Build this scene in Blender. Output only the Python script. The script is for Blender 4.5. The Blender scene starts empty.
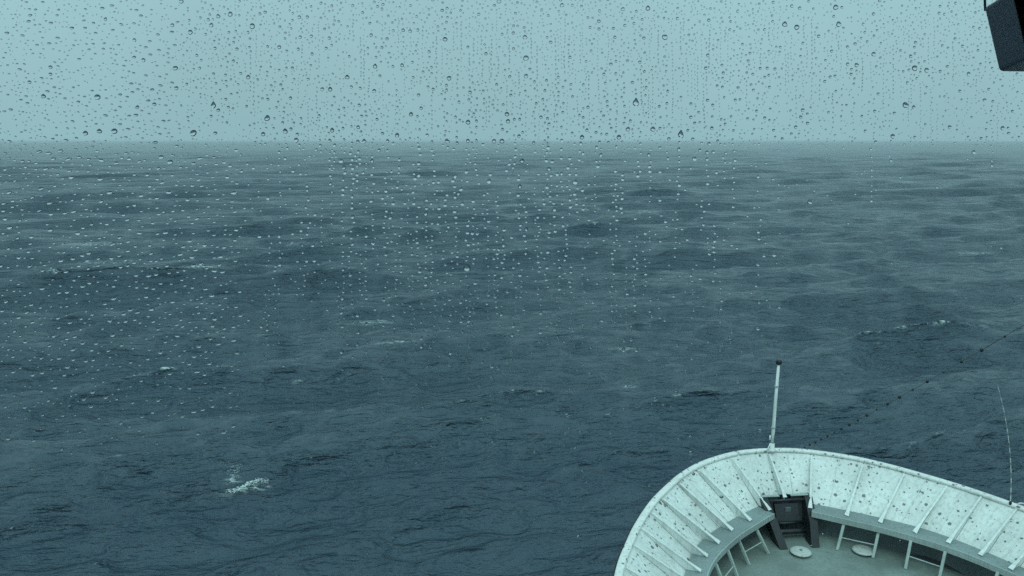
import bpy, bmesh, math, random
import numpy as np
from mathutils import Vector, Matrix

random.seed(7)
rng = np.random.default_rng(11)
scene = bpy.context.scene
COL = scene.collection

# ------------------------------------------------------------------ camera
# World = ship axes: +Y ahead, +X starboard, Z up, sea level at 0. Metres.
F_PX = 794.0
CAM = Vector((-8.79, 0.0, 17.0))
PITCH = math.atan(148.0 / F_PX)
YAW = math.radians(-5.97)
cam_d = bpy.data.cameras.new("camera")
cam = bpy.data.objects.new("camera", cam_d)
COL.objects.link(cam)
cam_d.sensor_width = 36.0
cam_d.lens = 36.0 * F_PX / 1024.0
cam_d.clip_start = 0.02
cam_d.clip_end = 60000.0
cam.location = CAM
cam.rotation_euler = (math.pi / 2 - PITCH, 0.0, YAW)
scene.camera = cam

# ------------------------------------------------------------------ sky, sun, exposure
SUN_EL, SUN_AZ = math.radians(58), math.radians(190)      # azimuth clockwise from +Y
world = bpy.data.worlds.new("World")
scene.world = world
world.use_nodes = True
wn, wl = world.node_tree.nodes, world.node_tree.links
wn.clear()
w_out = wn.new("ShaderNodeOutputWorld")
bg_sky = wn.new("ShaderNodeBackground")
bg_cloud = wn.new("ShaderNodeBackground")
add = wn.new("ShaderNodeAddShader")
sky = wn.new("ShaderNodeTexSky")
sky.sky_type = 'NISHITA'
sky.sun_disc = False
sky.sun_elevation = SUN_EL
sky.sun_rotation = SUN_AZ
sky.air_density = 1.5
sky.dust_density = 4.0
wl.new(sky.outputs[0], bg_sky.inputs[0])
bg_sky.inputs[1].default_value = 0.006          # the little clear-sky light that leaks through the overcast
tc = wn.new("ShaderNodeTexCoord")
sep = wn.new("ShaderNodeSeparateXYZ")
wl.new(tc.outputs["Generated"], sep.inputs[0])
ramp = wn.new("ShaderNodeValToRGB")
wl.new(sep.outputs["Z"], ramp.inputs[0])
ramp.color_ramp.elements[0].position = 0.0
ramp.color_ramp.elements[0].color = (0.288, 0.485, 0.530, 1)
ramp.color_ramp.elements[1].position = 1.0
ramp.color_ramp.elements[1].color = (0.49, 0.78, 0.84, 1)
cn = wn.new("ShaderNodeTexNoise")
cn.inputs["Scale"].default_value = 2.2
cn.inputs["Detail"].default_value = 3.0
wl.new(tc.outputs["Generated"], cn.inputs["Vector"])
mr = wn.new("ShaderNodeMapRange")
mr.inputs[1].default_value = 0.3; mr.inputs[2].default_value = 0.7
mr.inputs[3].default_value = 0.93; mr.inputs[4].default_value = 1.09
wl.new(cn.outputs[0], mr.inputs[0])
wl.new(ramp.outputs[0], bg_cloud.inputs[0])
wl.new(mr.outputs[0], bg_cloud.inputs[1])
wl.new(bg_sky.outputs[0], add.inputs[0])
wl.new(bg_cloud.outputs[0], add.inputs[1])
wl.new(add.outputs[0], w_out.inputs[0])

sun_d = bpy.data.lights.new("sun", 'SUN')
sun_d.energy = 1.05
sun_d.angle = math.radians(40)
sun_d.color = (0.70, 1.0, 0.97)
sun = bpy.data.objects.new("sun", sun_d)
COL.objects.link(sun)
sd = Vector((math.sin(SUN_AZ) * math.cos(SUN_EL), math.cos(SUN_AZ) * math.cos(SUN_EL), math.sin(SUN_EL)))
sun.rotation_euler = (-sd).to_track_quat('-Z', 'Y').to_euler()
sun.location = (0, 30, 60)

scene.view_settings.view_transform = 'Standard'
scene.view_settings.look = 'None'
scene.view_settings.exposure = 0.0
scene.view_settings.gamma = 1.0
scene.render.engine = 'CYCLES'
cy = scene.cycles
cy.use_denoising = False
cy.max_bounces = 10
cy.transmission_bounces = 8
cy.transparent_max_bounces = 16
cy.volume_bounces = 1
cy.caustics_refractive = False
cy.caustics_reflective = False

# ------------------------------------------------------------------ helpers
def principled(name, color, rough=0.5, spec=0.5, metallic=0.0):
    m = bpy.data.materials.new(name)
    m.use_nodes = True
    p = m.node_tree.nodes["Principled BSDF"]
    p.inputs["Base Color"].default_value = (*color, 1)
    p.inputs["Roughness"].default_value = rough
    p.inputs["Metallic"].default_value = metallic
    p.inputs["Specular IOR Level"].default_value = spec
    return m, p, m.node_tree.nodes, m.node_tree.links

def noise(n, l, scale, detail=4, vec=None, rough=0.5):
    t = n.new("ShaderNodeTexNoise")
    t.inputs["Scale"].default_value = scale
    t.inputs["Detail"].default_value = detail
    t.inputs["Roughness"].default_value = rough
    if vec is not None:
        l.new(vec, t.inputs["Vector"])
    return t

def ramp_node(n, l, src, stops):
    r = n.new("ShaderNodeValToRGB")
    cr = r.color_ramp
    cr.elements[0].position, cr.elements[0].color = stops[0][0], (*stops[0][1], 1)
    cr.elements[1].position, cr.elements[1].color = stops[-1][0], (*stops[-1][1], 1)
    for p, c in stops[1:-1]:
        e = cr.elements.new(p); e.color = (*c, 1)
    l.new(src, r.inputs[0])
    return r

def mixrgb(n, l, fac, a, b, mode='MIX'):
    m = n.new("ShaderNodeMix"); m.data_type = 'RGBA'; m.blend_type = mode
    for sock, v in ((m.inputs[0], fac), (m.inputs[6], a), (m.inputs[7], b)):
        if hasattr(v, "is_output"):
            l.new(v, sock)
        else:
            sock.default_value = v if not isinstance(v, tuple) or len(v) == 4 else (*v, 1)
    return m.outputs[2]

def paint(name, color, wear=0.25, specks=False, rough=0.45):
    """Painted steel: patchy tone, run-off grime, optional rust specks and chips, light bump."""
    m, p, n, l = principled(name, color, rough)
    geo = n.new("ShaderNodeNewGeometry")
    pos = geo.outputs["Position"]
    n1 = noise(n, l, 1.3, 5, pos)
    dark = tuple(c * (1 - wear) for c in color)
    c = ramp_node(n, l, n1.outputs[0], [(0.35, dark), (0.62, color)]).outputs[0]
    mp = n.new("ShaderNodeMapping"); mp.inputs["Scale"].default_value = (9, 9, 1.1)
    l.new(pos, mp.inputs[0])
    n2 = noise(n, l, 1.6, 4, mp.outputs[0])
    f2 = ramp_node(n, l, n2.outputs[0], [(0.46, (0, 0, 0)), (0.74, (0.70,) * 3)]).outputs[0]
    c = mixrgb(n, l, f2, c, (color[0] * 0.62, color[1] * 0.60, color[2] * 0.56))
    if specks:
        # irregular rust chips of a few centimetres, clustered
        wob = noise(n, l, 30, 2, pos)
        va = n.new("ShaderNodeVectorMath"); va.operation = 'MULTIPLY_ADD'
        l.new(wob.outputs[1], va.inputs[0]); va.inputs[1].default_value = (0.05,) * 3
        l.new(pos, va.inputs[2])
        for sc, r0, pick in ((6.5, 0.30, 0.45), (3.4, 0.19, 0.40), (11.0, 0.34, 0.55)):
            v = n.new("ShaderNodeTexVoronoi"); v.inputs["Scale"].default_value = sc
            v.inputs["Randomness"].default_value = 1.0
            l.new(va.outputs[0], v.inputs["Vector"])
            s = n.new("ShaderNodeSeparateColor"); l.new(v.outputs["Color"], s.inputs[0])
            gt = n.new("ShaderNodeMath"); gt.operation = 'GREATER_THAN'; gt.inputs[1].default_value = pick
            l.new(s.outputs[0], gt.inputs[0])
            sz = n.new("ShaderNodeMath"); sz.operation = 'MULTIPLY'; sz.inputs[1].default_value = r0
            l.new(s.outputs[1], sz.inputs[0])
            lt = n.new("ShaderNodeMath"); lt.operation = 'LESS_THAN'
            l.new(v.outputs["Distance"], lt.inputs[0]); l.new(sz.outputs[0], lt.inputs[1])
            an = n.new("ShaderNodeMath"); an.operation = 'MULTIPLY'
            l.new(gt.outputs[0], an.inputs[0]); l.new(lt.outputs[0], an.inputs[1])
            k = n.new("ShaderNodeMath"); k.operation = 'MULTIPLY'; k.inputs[1].default_value = 0.80
            l.new(an.outputs[0], k.inputs[0])
            c = mixrgb(n, l, k.outputs[0], c, (0.045, 0.05, 0.055))
    l.new(c, p.inputs["Base Color"])
    n3 = noise(n, l, 7, 4, pos)
    b = n.new("ShaderNodeBump"); b.inputs["Strength"].default_value = 0.35; b.inputs["Distance"].default_value = 0.02
    l.new(n3.outputs[0], b.inputs["Height"]); l.new(b.outputs[0], p.inputs["Normal"])
    rr = n.new("ShaderNodeMapRange"); rr.inputs[3].default_value = rough - 0.15; rr.inputs[4].default_value = rough + 0.2
    l.new(n1.outputs[0], rr.inputs[0]); l.new(rr.outputs[0], p.inputs["Roughness"])
    return m

M_WHITE = paint("white_hull_paint", (0.78, 0.82, 0.80), 0.16, True)
M_RAIL = paint("white_rail_paint", (0.80, 0.82, 0.79), 0.10, True, 0.35)
M_STAN = paint("white_stanchion_paint", (0.78, 0.82, 0.80), 0.12)
M_LEDGE = paint("grey_green_ledge_paint", (0.25, 0.31, 0.31), 0.25)
M_FASCIA = paint("pale_grey_edge_paint", (0.40, 0.46, 0.45), 0.2)
M_DECK = paint("grey_green_deck_paint", (0.24, 0.30, 0.28), 0.3)
M_INNER = paint("shade_darkened_grey_paint", (0.12, 0.15, 0.16), 0.3)  # shade below the ledge put into the plating grey; pawl block shares it
M_LEG = paint("pale_strut_paint", (0.42, 0.50, 0.47), 0.15)
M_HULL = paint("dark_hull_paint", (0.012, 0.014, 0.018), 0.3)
M_DARK = paint("dark_slate_steel", (0.012, 0.017, 0.022), 0.35)
M_PALE = paint("pale_vent_paint", (0.52, 0.56, 0.53), 0.2)
M_WIRE, _p, _n, _l = principled("galvanised_wire", (0.07, 0.085, 0.09), 0.5, 0.5, 0.6)
M_WHIP, _p, _n, _l = principled("pale_whip_coating", (0.55, 0.6, 0.56), 0.5)
M_PLASTIC, _pp, _n, _l = principled("dark_slate_plastic", (0.23, 0.25, 0.32), 0.6)
_t = noise(_n, _l, 900, 3)
_b = _n.new("ShaderNodeBump"); _b.inputs["Strength"].default_value = 0.06; _b.inputs["Distance"].default_value = 0.0006
_l.new(_t.outputs[0], _b.inputs["Height"]); _l.new(_b.outputs[0], _pp.inputs["Normal"])

M_DROP = bpy.data.materials.new("rain_water"); M_DROP.use_nodes = True
_n = M_DROP.node_tree.nodes; _n.clear()
_g = _n.new("ShaderNodeBsdfGlass"); _g.inputs["IOR"].default_value = 1.333; _g.inputs["Roughness"].default_value = 0.0
_o = _n.new("ShaderNodeOutputMaterial"); M_DROP.node_tree.links.new(_g.outputs[0], _o.inputs[0])
M_PANE = bpy.data.materials.new("clear_window_glass"); M_PANE.use_nodes = True
_n = M_PANE.node_tree.nodes; _n.clear()
_g = _n.new("ShaderNodeBsdfTransparent"); _g.inputs[0].default_value = (0.985, 0.995, 0.99, 1)
_o = _n.new("ShaderNodeOutputMaterial"); M_PANE.node_tree.links.new(_g.outputs[0], _o.inputs[0])

def empty(name, loc=(0, 0, 0), rot=(0, 0, 0), **tags):
    o = bpy.data.objects.new(name, None)
    o.empty_display_size = 0.2
    COL.objects.link(o)
    o.location = loc; o.rotation_euler = rot
    for k, v in tags.items():
        o[k] = v
    return o

def mesh_obj(name, verts, faces, mat, parent=None, smooth=False, **tags):
    me = bpy.data.meshes.new(name)
    me.from_pydata([tuple(v) for v in verts], [], faces)
    me.validate(); me.update()
    me.materials.append(mat)
    if smooth:
        me.polygons.foreach_set("use_smooth", [True] * len(me.polygons))
    return link(name, me, parent, **tags)

def link(name, me, parent=None, **tags):
    o = bpy.data.objects.new(name, me)
    COL.objects.link(o)
    if parent is not None:
        o.parent = parent
    for k, v in tags.items():
        o[k] = v
    return o

def bm_obj(name, bm, mat, parent=None, smooth=False, bevel=0.0, **tags):
    if bevel:
        bmesh.ops.bevel(bm, geom=list(bm.edges), offset=bevel, segments=2, affect='EDGES', profile=0.6)
    bmesh.ops.recalc_face_normals(bm, faces=bm.faces)
    me = bpy.data.meshes.new(name)
    bm.to_mesh(me); bm.free()
    me.materials.append(mat)
    if smooth:
        me.polygons.foreach_set("use_smooth", [True] * len(me.polygons))
    return link(name, me, parent, **tags)

def add_box(bm, c, s, rot=None):
    m = Matrix.Translation(c)
    if rot is not None:
        m = m @ rot
    r = bmesh.ops.create_cube(bm, size=1.0, matrix=m @ Matrix.Diagonal((*s, 1)))
    return r["verts"]

def add_tube(bm, pts, rad, seg=8, cap=True):
    pts = [Vector(p) for p in pts]
    rads = rad if isinstance(rad, (list, tuple)) else [rad] * len(pts)
    rings = []
    up = Vector((0, 0, 1))
    for i, p in enumerate(pts):
        t = (pts[min(i + 1, len(pts) - 1)] - pts[max(i - 1, 0)]).normalized()
        a = t.cross(up)
        if a.length < 1e-3:
            a = t.cross(Vector((0, 1, 0)))
        a.normalize(); b = a.cross(t).normalized()
        rings.append([bm.verts.new(p + rads[i] * (math.cos(2 * math.pi * k / seg) * a + math.sin(2 * math.pi * k / seg) * b)) for k in range(seg)])
    for r0, r1 in zip(rings, rings[1:]):
        for k in range(seg):
            bm.faces.new((r0[k], r0[(k + 1) % seg], r1[(k + 1) % seg], r1[k]))
    if cap:
        bm.faces.new(rings[0][::-1]); bm.faces.new(rings[-1])

def add_lathe(bm, prof, seg=20, c=(0, 0, 0)):
    rings = []
    for r, z in prof:
        if r < 1e-6:
            rings.append([bm.verts.new((c[0], c[1], c[2] + z))])
        else:
            rings.append([bm.verts.new((c[0] + r * math.cos(2 * math.pi * k / seg), c[1] + r * math.sin(2 * math.pi * k / seg), c[2] + z)) for k in range(seg)])
    for a, b in zip(rings, rings[1:]):
        for k in range(seg):
            k2 = (k + 1) % seg
            if len(a) == 1 and len(b) == 1: continue
            if len(a) == 1: bm.faces.new((a[0], b[k], b[k2]))
            elif len(b) == 1: bm.faces.new((a[k], a[k2], b[0]))
            else: bm.faces.new((a[k], a[k2], b[k2], b[k]))

def add_prism(bm, poly, thick_vec):
    """Closed prism: 3-D polygon extruded by +-thick_vec/2."""
    h = Vector(thick_vec) * 0.5
    a = [bm.verts.new(Vector(p) + h) for p in poly]
    b = [bm.verts.new(Vector(p) - h) for p in poly]
    bm.faces.new(a); bm.faces.new(b[::-1])
    n = len(poly)
    for i in range(n):
        bm.faces.new((a[i], b[i], b[(i + 1) % n], a[(i + 1) % n]))

# ------------------------------------------------------------------ the sea
def build_sea():
    h_cam = CAM.z
    rr = [10.0]
    while rr[-1] < 16000:
        r = rr[-1]
        rr.append(r + (max(0.14, 0.0058 * r) if r < 1500 else 0.02 * r))
    rr = np.array(rr)
    heading = math.pi / 2 + YAW                       # math angle of the view direction
    fine = np.linspace(-math.radians(41), math.radians(41), 700)
    coarse = np.linspace(math.radians(41), 2 * math.pi - math.radians(41), 72)[1:-1]
    th = heading + np.concatenate([fine, coarse])
    nt, nr = len(th), len(rr)
    R, T = np.meshgrid(rr, th, indexing='ij')
    X = CAM.x + R * np.cos(T); Y = CAM.y + R * np.sin(T)
    X = X.ravel().astype(np.float64); Y = Y.ravel(); Rf = R.ravel()
    step = np.where(Rf < 1500, np.maximum(0.14, 0.0058 * Rf), 0.02 * Rf)
    Z = np.zeros_like(X); DX = np.zeros_like(X); DY = np.zeros_like(X); J = np.zeros_like(X)
    g = np.random.default_rng(5)
    N = 130
    lam = np.exp(np.linspace(math.log(1.25), math.log(80), N)) * g.uniform(0.93, 1.07, N)
    wind = -math.pi / 2 + 0.16                         # seas run towards the ship
    for L in lam:
        k = 2 * math.pi / L
        # steepness per component: wind sea peaking near 34 m
        s = 0.036 * math.exp(-0.5 * ((math.log(L) - math.log(10.5)) / 0.72) ** 2) + (0.006 if 18 < L < 42 else 0)
        if L < 7: s = max(s, 0.033)
        A = s / k * 1.28
        spread = 0.17 + 0.60 * math.exp(-L / 6.0)
        d = wind + g.normal(0, spread)
        ph = g.uniform(0, 2 * math.pi)
        cx, cy_ = math.cos(d), math.sin(d)
        sel = np.nonzero(L > 2.6 * step)[0]
        sel_w = np.clip((L / step[sel] - 2.6) / 2.5, 0, 1)
        a = k * (cx * X[sel] + cy_ * Y[sel]) + ph
        c, sn = np.cos(a), np.sin(a)
        Z[sel] += A * c * sel_w
        q = 1.0
        DX[sel] -= q * A * cx * sn * sel_w; DY[sel] -= q * A * cy_ * sn * sel_w
        J[sel] += A * k * c * sel_w
    # wave groups: seas come higher and lower across the field
    grp = 1.0 + 0.22 * np.sin(X / 61 + 1.3) * np.sin(Y / 83 + 0.4) + 0.2 * np.sin(X / 23 - Y / 37)
    Z *= grp; J *= grp; DX *= grp; DY *= grp
    foam = np.clip((J - 0.80) / 0.25, 0, 1) * 0.6
    # plan position of each displaced point as seen along the sight line to still water
    PZ = np.clip(CAM.z / (CAM.z - Z), 0.5, 2.0)
    XA = CAM.x + (X + DX - CAM.x) * PZ; YA = CAM.y + (Y + DY - CAM.y) * PZ
    # a few whitecaps that the picture shows
    for fx, fy, lx, ly, rot, amt in WHITECAPS:
        cr, sr = math.cos(rot), math.sin(rot)
        u = (XA - fx) * cr + (YA - fy) * sr; v = -(XA - fx) * sr + (YA - fy) * cr
        d2 = (u / lx) ** 2 + ((v - 0.12 * ly * np.sin(u * 3.0)) / ly) ** 2
        foam = np.maximum(foam, amt * np.exp(-d2))
    co = np.stack([X + DX, Y + DY, Z], -1)
    # centre disc closes the hole under the ship
    verts = np.vstack([co, [[CAM.x, CAM.y, -0.5]]])
    i = np.arange(nr - 1)[:, None]; j = np.arange(nt)[None, :]; j2 = (j + 1) % nt
    q = np.stack([i * nt + j, (i + 1) * nt + j, (i + 1) * nt + j2, i * nt + j2], -1).reshape(-1, 4)
    tri = np.stack([np.full(nt, len(co)), np.arange(nt), (np.arange(nt) + 1) % nt], -1)
    me = bpy.data.meshes.new("sea")
    nq, ntr = len(q), len(tri)
    me.vertices.add(len(verts)); me.vertices.foreach_set("co", verts.ravel().astype(np.float32))
    me.loops.add(nq * 4 + ntr * 3)
    me.loops.foreach_set("vertex_index", np.concatenate([q.ravel(), tri.ravel()]).astype(np.int32))
    me.polygons.add(nq + ntr)
    ls = np.concatenate([np.arange(nq) * 4, nq * 4 + np.arange(ntr) * 3]).astype(np.int32)
    me.polygons.foreach_set("loop_start", ls)
    me.update(calc_edges=True)
    me.polygons.foreach_set("use_smooth", np.ones(nq + ntr, bool))
    at = me.attributes.new("foam", 'FLOAT', 'POINT')
    at.data.foreach_set("value", np.append(foam, 0).astype(np.float32))
    o = bpy.data.objects.new("sea", me); COL.objects.link(o)
    o["kind"] = "structure"
    o["label"] = "dark grey green choppy open sea with small foam streaks"
    # water material
    m, p, n, l = principled("sea_water", (0.018, 0.050, 0.062), 0.12, 0.5)
    p.inputs["IOR"].default_value = 1.333
    geo = n.new("ShaderNodeNewGeometry"); pos = geo.outputs["Position"]
    def stretched(sx, sy, rot=0.0):
        mp = n.new("ShaderNodeMapping"); mp.inputs["Scale"].default_value = (sx, sy, 1)
        mp.inputs["Rotation"].default_value = (0, 0, rot)
        l.new(pos, mp.inputs[0]); return mp.outputs[0]
    na = noise(n, l, 1.0, 5, stretched(0.45, 1.0, 0.10), 0.62)       # ~1-2 m wavelets, long across the wind
    nb = noise(n, l, 1.0, 4, stretched(2.2, 4.0, -0.2), 0.6)         # ripples
    nc = noise(n, l, 1.0, 4, stretched(0.16, 0.34, 0.12), 0.6)       # short seas too far off for the mesh to carry
    b1 = n.new("ShaderNodeBump"); b1.inputs["Strength"].default_value = 1.0; b1.inputs["Distance"].default_value = 0.36
    l.new(na.outputs[0], b1.inputs["Height"])
    b2 = n.new("ShaderNodeBump"); b2.inputs["Strength"].default_value = 1.0; b2.inputs["Distance"].default_value = 0.13
    l.new(nb.outputs[0], b2.inputs["Height"])
    rd = noise(n, l, 1.0, 4, stretched(0.16, 0.42, 0.14), 0.55)        # sharp-crested short seas
    rd.noise_type = 'RIDGED_MULTIFRACTAL'; rd.normalize = True
    rd.inputs["Offset"].default_value = 1.0; rd.inputs["Gain"].default_value = 1.6; rd.inputs["Lacunarity"].default_value = 2.1
    b0 = n.new("ShaderNodeBump"); b0.inputs["Strength"].default_value = 1.0; b0.inputs["Distance"].default_value = 0.32
    l.new(rd.outputs[0], b0.inputs["Height"]); l.new(b1.outputs[0], b0.inputs["Normal"]); l.new(b0.outputs[0], b2.inputs["Normal"])
    # wavelet slopes added to the normal directly, so that they keep their size however far off they are
    cur = b2.outputs[0]
    dist = n.new("ShaderNodeVectorMath"); dist.operation = 'LENGTH'; l.new(pos, dist.inputs[0])
    far = n.new("ShaderNodeMapRange"); far.inputs[1].default_value = 120; far.inputs[2].default_value = 900
    l.new(dist.outputs["Value"], far.inputs[0])
    farv = n.new("ShaderNodeCombineXYZ"); 
    for k_ in (0, 1): l.new(far.outputs[0], farv.inputs[k_])
    for tex, amt in ((na, 0.55), (nc, 0.65)):
        sub = n.new("ShaderNodeVectorMath"); sub.operation = 'SUBTRACT'; sub.inputs[1].default_value = (0.5, 0.5, 0.5)
        l.new(tex.outputs[1], sub.inputs[0])
        mul = n.new("ShaderNodeVectorMath"); mul.operation = 'MULTIPLY_ADD'; mul.inputs[1].default_value = (amt * 0.7, amt, 0.0)
        src = sub.outputs[0]
        if tex is nc:                                  # the mesh carries these seas near the ship
            sc_ = n.new("ShaderNodeVectorMath"); sc_.operation = 'MULTIPLY'
            l.new(src, sc_.inputs[0]); l.new(farv.outputs[0], sc_.inputs[1]); src = sc_.outputs[0]
        l.new(src, mul.inputs[0]); l.new(cur, mul.inputs[2])
        cur = mul.outputs[0]
    nrm = n.new("ShaderNodeVectorMath"); nrm.operation = 'NORMALIZE'; l.new(cur, nrm.inputs[0])
    l.new(nrm.outputs[0], p.inputs["Normal"])
    # foam: crest attribute broken up by noise
    a = n.new("ShaderNodeAttribute"); a.attribute_name = "foam"
    nf = noise(n, l, 1.0, 6, stretched(2.0, 5.5, 0.1), 0.7)
    fr = ramp_node(n, l, nf.outputs[0], [(0.47, (0, 0, 0)), (0.60, (1, 1, 1))])
    mu = n.new("ShaderNodeMath"); mu.operation = 'MULTIPLY'; mu.use_clamp = True
    l.new(a.outputs["Fac"], mu.inputs[0]); l.new(fr.outputs[0], mu.inputs[1])
    gain = n.new("ShaderNodeMath"); gain.operation = 'MULTIPLY'; gain.inputs[1].default_value = 1.8; gain.use_clamp = True
    l.new(mu.outputs[0], gain.inputs[0])
    ns = noise(n, l, 1.0, 3, stretched(0.012, 0.03), 0.5)
    base = ramp_node(n, l, ns.outputs[0], [(0.35, (0.041, 0.071, 0.098)), (0.65, (0.052, 0.087, 0.114))]).outputs[0]
    c = mixrgb(n, l, gain.outputs[0], base, (0.62, 0.72, 0.70))
    l.new(c, p.inputs["Base Color"])
    rg = n.new("ShaderNodeMapRange"); rg.inputs[3].default_value = 0.14; rg.inputs[4].default_value = 0.8
    l.new(gain.outputs[0], rg.inputs[0]); l.new(rg.outputs[0], p.inputs["Roughness"])
    me.materials.append(m)

def sea_spot(px, py):
    """Where the sight line through a picture point meets the water (used once, to read positions off the photo)."""
    dx, dy = (px - 512) / F_PX, (288 - py) / F_PX
    f = Vector((-math.sin(YAW) * math.cos(PITCH), math.cos(YAW) * math.cos(PITCH), -math.sin(PITCH)))
    r = Vector((math.cos(YAW), math.sin(YAW), 0)); u = r.cross(f)
    d = f + dx * r + dy * u
    return CAM + d * (-CAM.z / d.z)

WHITECAPS = []
for px, py, lx, ly, rot, amt in ((243, 490, 0.9, 0.22, 0.35, 1.0), (262, 487, 0.5, 0.14, 0.6, 0.8), (234, 480, 0.35, 0.35, 0, 0.7),
                                 (205, 266, 2.6, 1.3, 0.1, 0.62), (95, 244, 4.5, 2.4, 0, 0.55), (105, 262, 4, 1.6, 0, 0.45),
                                 (375, 322, 1.9, 0.7, 0, 0.5), (398, 342, 1.5, 0.28, 0.2, 0.7), (625, 349, 0.9, 0.35, 0, 0.7),
                                 (628, 386, 0.6, 0.2, 0, 0.5), (590, 209, 3.0, 2.2, 0, 0.7), (640, 211, 4.5, 2.2, 0, 0.5),
                                 (516, 205, 3.0, 2.2, 0, 0.6), (906, 182, 7, 6, 0, 0.6), (312, 380, 1.2, 0.2, 0.1, 0.6),
                                 (972, 253, 3, 0.9, 0, 0.6), (300, 244, 3, 1.2, 0, 0.5), (400, 176, 9, 6, 0, 0.45)):
    s = sea_spot(px, py)
    WHITECAPS.append((s.x, s.y, lx, ly, rot, amt))
build_sea()

# torn foam and thrown spray of the nearest whitecap
M_FOAM, _p, _n, _l = principled("white_foam", (0.70, 0.78, 0.76), 0.7)
sp = sea_spot(241, 487)
bm = bmesh.new()
rs = random.Random(3)
for k in range(500):
    if k < 140:                                       # plume, leaning off to the right
        t = rs.random() ** 1.3
        p = sp + Vector((-0.42 + 0.30 * t + rs.gauss(0, .10 + .12 * t), rs.gauss(0, .15), 0.35 + 1.0 * t))
        q = rs.uniform(0.005, 0.017) * (1.2 - 0.6 * t)
    else:                                             # ragged crest
        u = rs.uniform(-1, 1.25)
        p = sp + Vector((0.85 * u + 0.2, rs.gauss(0, .10) + 0.35 * u, 0.06 + 0.14 * math.sin(u * 2.6) + rs.gauss(0, .05)))
        q = rs.uniform(0.008, 0.030) * (1.2 - abs(u) * 0.6)
    bmesh.ops.create_icosphere(bm, subdivisions=1, radius=q, matrix=Matrix.Translation(p) @ Matrix.Diagonal((rs.uniform(1, 2.4), 1, rs.uniform(.5, 1), 1)))
bm_obj("whitecap_spray", bm, M_FOAM, None, kind="stuff", label="small white splash of foam and spray breaking on the near left sea")

# ------------------------------------------------------------------ the bow of the ship
RAIL = [(0, 19.2), (.93, 19.08), (1.95, 18.6), (2.7, 18.0), (3.3, 17.34), (3.87, 16.62), (4.45, 15.7), (4.87, 14.9), (5.32, 13.9),
        (5.95, 12.0), (6.5, 9.8), (7.1, 6.8), (7.7, 3.4), (8.15, 0), (8.25, -4)]
PLATE = [(0, 18.12), (.69, 17.85), (1.4, 17.4), (2.0, 16.95), (2.65, 16.38), (3.08, 15.82), (3.42, 15.2), (3.75, 14.5), (4.15, 13.6),
         (4.75, 11.8), (5.35, 9.6), (6.1, 6.6), (6.9, 3.3), (7.4, 0), (7.5, -4)]
LEDGE = [(0, 17.62), (.47, 17.42), (1.07, 16.98), (1.69, 16.5), (2.24, 15.98), (2.70, 15.46), (3.05, 14.92), (3.40, 14.2), (3.80, 13.3),
         (4.40, 11.6), (5.0, 9.4), (5.75, 6.5), (6.55, 3.2), (7.05, 0), (7.15, -4)]
WATER = [(0, 15.6), (.35, 14.9), (.8, 14.0), (1.15, 13.2), (1.5, 12.4), (1.9, 11.5), (2.4, 10.3), (2.8, 9.3), (3.3, 8.0),
         (4.2, 6.0), (5.0, 4.0), (6.0, 1.6), (6.9, -0.6), (7.4, -2), (7.9, -4)]
Z_LEDGE, Z_DECK = 17 - 9.04, 17 - 9.74
def z_rail(y):
    return 8.925 - 0.032 * (19.2 - max(y, 4.0)) - 0.02 * (4 - min(y, 4))

def spline(P, n):
    """Catmull-Rom through the half curve, mirrored at the stem so that it leaves the centreline square."""
    P = [(-P[1][0], P[1][1])] + list(P) + [(2 * P[-1][0] - P[-2][0], 2 * P[-1][1] - P[-2][1])]
    P = [np.array(p, float) for p in P]
    out = []
    for i in range(1, len(P) - 2):
        for s in range(n):
            t = s / n
            a, b, c, d = P[i - 1], P[i], P[i + 1], P[i + 2]
            out.append(0.5 * ((2 * b) + (-a + c) * t + (2 * a - 5 * b + 4 * c - d) * t * t + (-a + 3 * b - 3 * c + d) * t ** 3))
    out.append(P[-2])
    return np.array(out)
NS = 24
C_RAIL, C_PLATE, C_LEDGE, C_WATER = (spline(c, NS) for c in (RAIL, PLATE, LEDGE, WATER))
def at(C, q):
    i = max(0.0, min(q, len(RAIL) - 1.001)) * NS
    k = int(i); f = i - k
    return C[k] * (1 - f) + C[k + 1] * f
def inset(C, q, d):
    e = 0.05
    a, b = at(C, max(q - e, 0)), at(C, min(q + e, len(RAIL) - 1.01))
    t = (b - a) / np.linalg.norm(b - a)
    if q < 1e-6: t = np.array([1.0, 0.0])
    n = np.array([t[1], -t[0]])                      # inboard
    return at(C, q) + n * d

ship = empty("ship_bow", (0, 0, 0), label="white ship's bow with flared bulwark and grey green foredeck", category="ship")
# parameter q along the curves of every stanchion (read off the photo), then a steady pitch aft
def q_near(C, pt, lo=0, hi=14):
    qs = np.linspace(lo, hi, 3000)
    d = [np.hypot(*(at(C, q) - np.array(pt))) for q in qs]
    return float(qs[int(np.argmin(d))])
TOPS = [(1.02, 18.63), (2.02, 17.97), (2.79, 17.42), (3.41, 16.68), (3.90, 16.12), (4.36, 15.53)]
FEET = [(.54, 17.61), (1.24, 17.13), (1.86, 16.71), (2.39, 16.15), (2.86, 15.61), (3.22, 15.02)]
ZFOOT = 17 - 9.0
stan = []                                            # (top, foot, q_top, q_foot)
for t, f in zip(TOPS, FEET):
    stan.append((np.array(t), np.array(f), q_near(C_RAIL, t), q_near(C_PLATE, f)))
q1, q2 = stan[-1][2], stan[-1][3]
while q1 < 12.6:
    q1 += 0.86 if q1 < 8.5 else 0.42
    q2 = q1 - 0.0
    stan.append((inset(C_RAIL, q1, 0.26), inset(C_PLATE, q2, 0.30), q1, q2))

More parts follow.
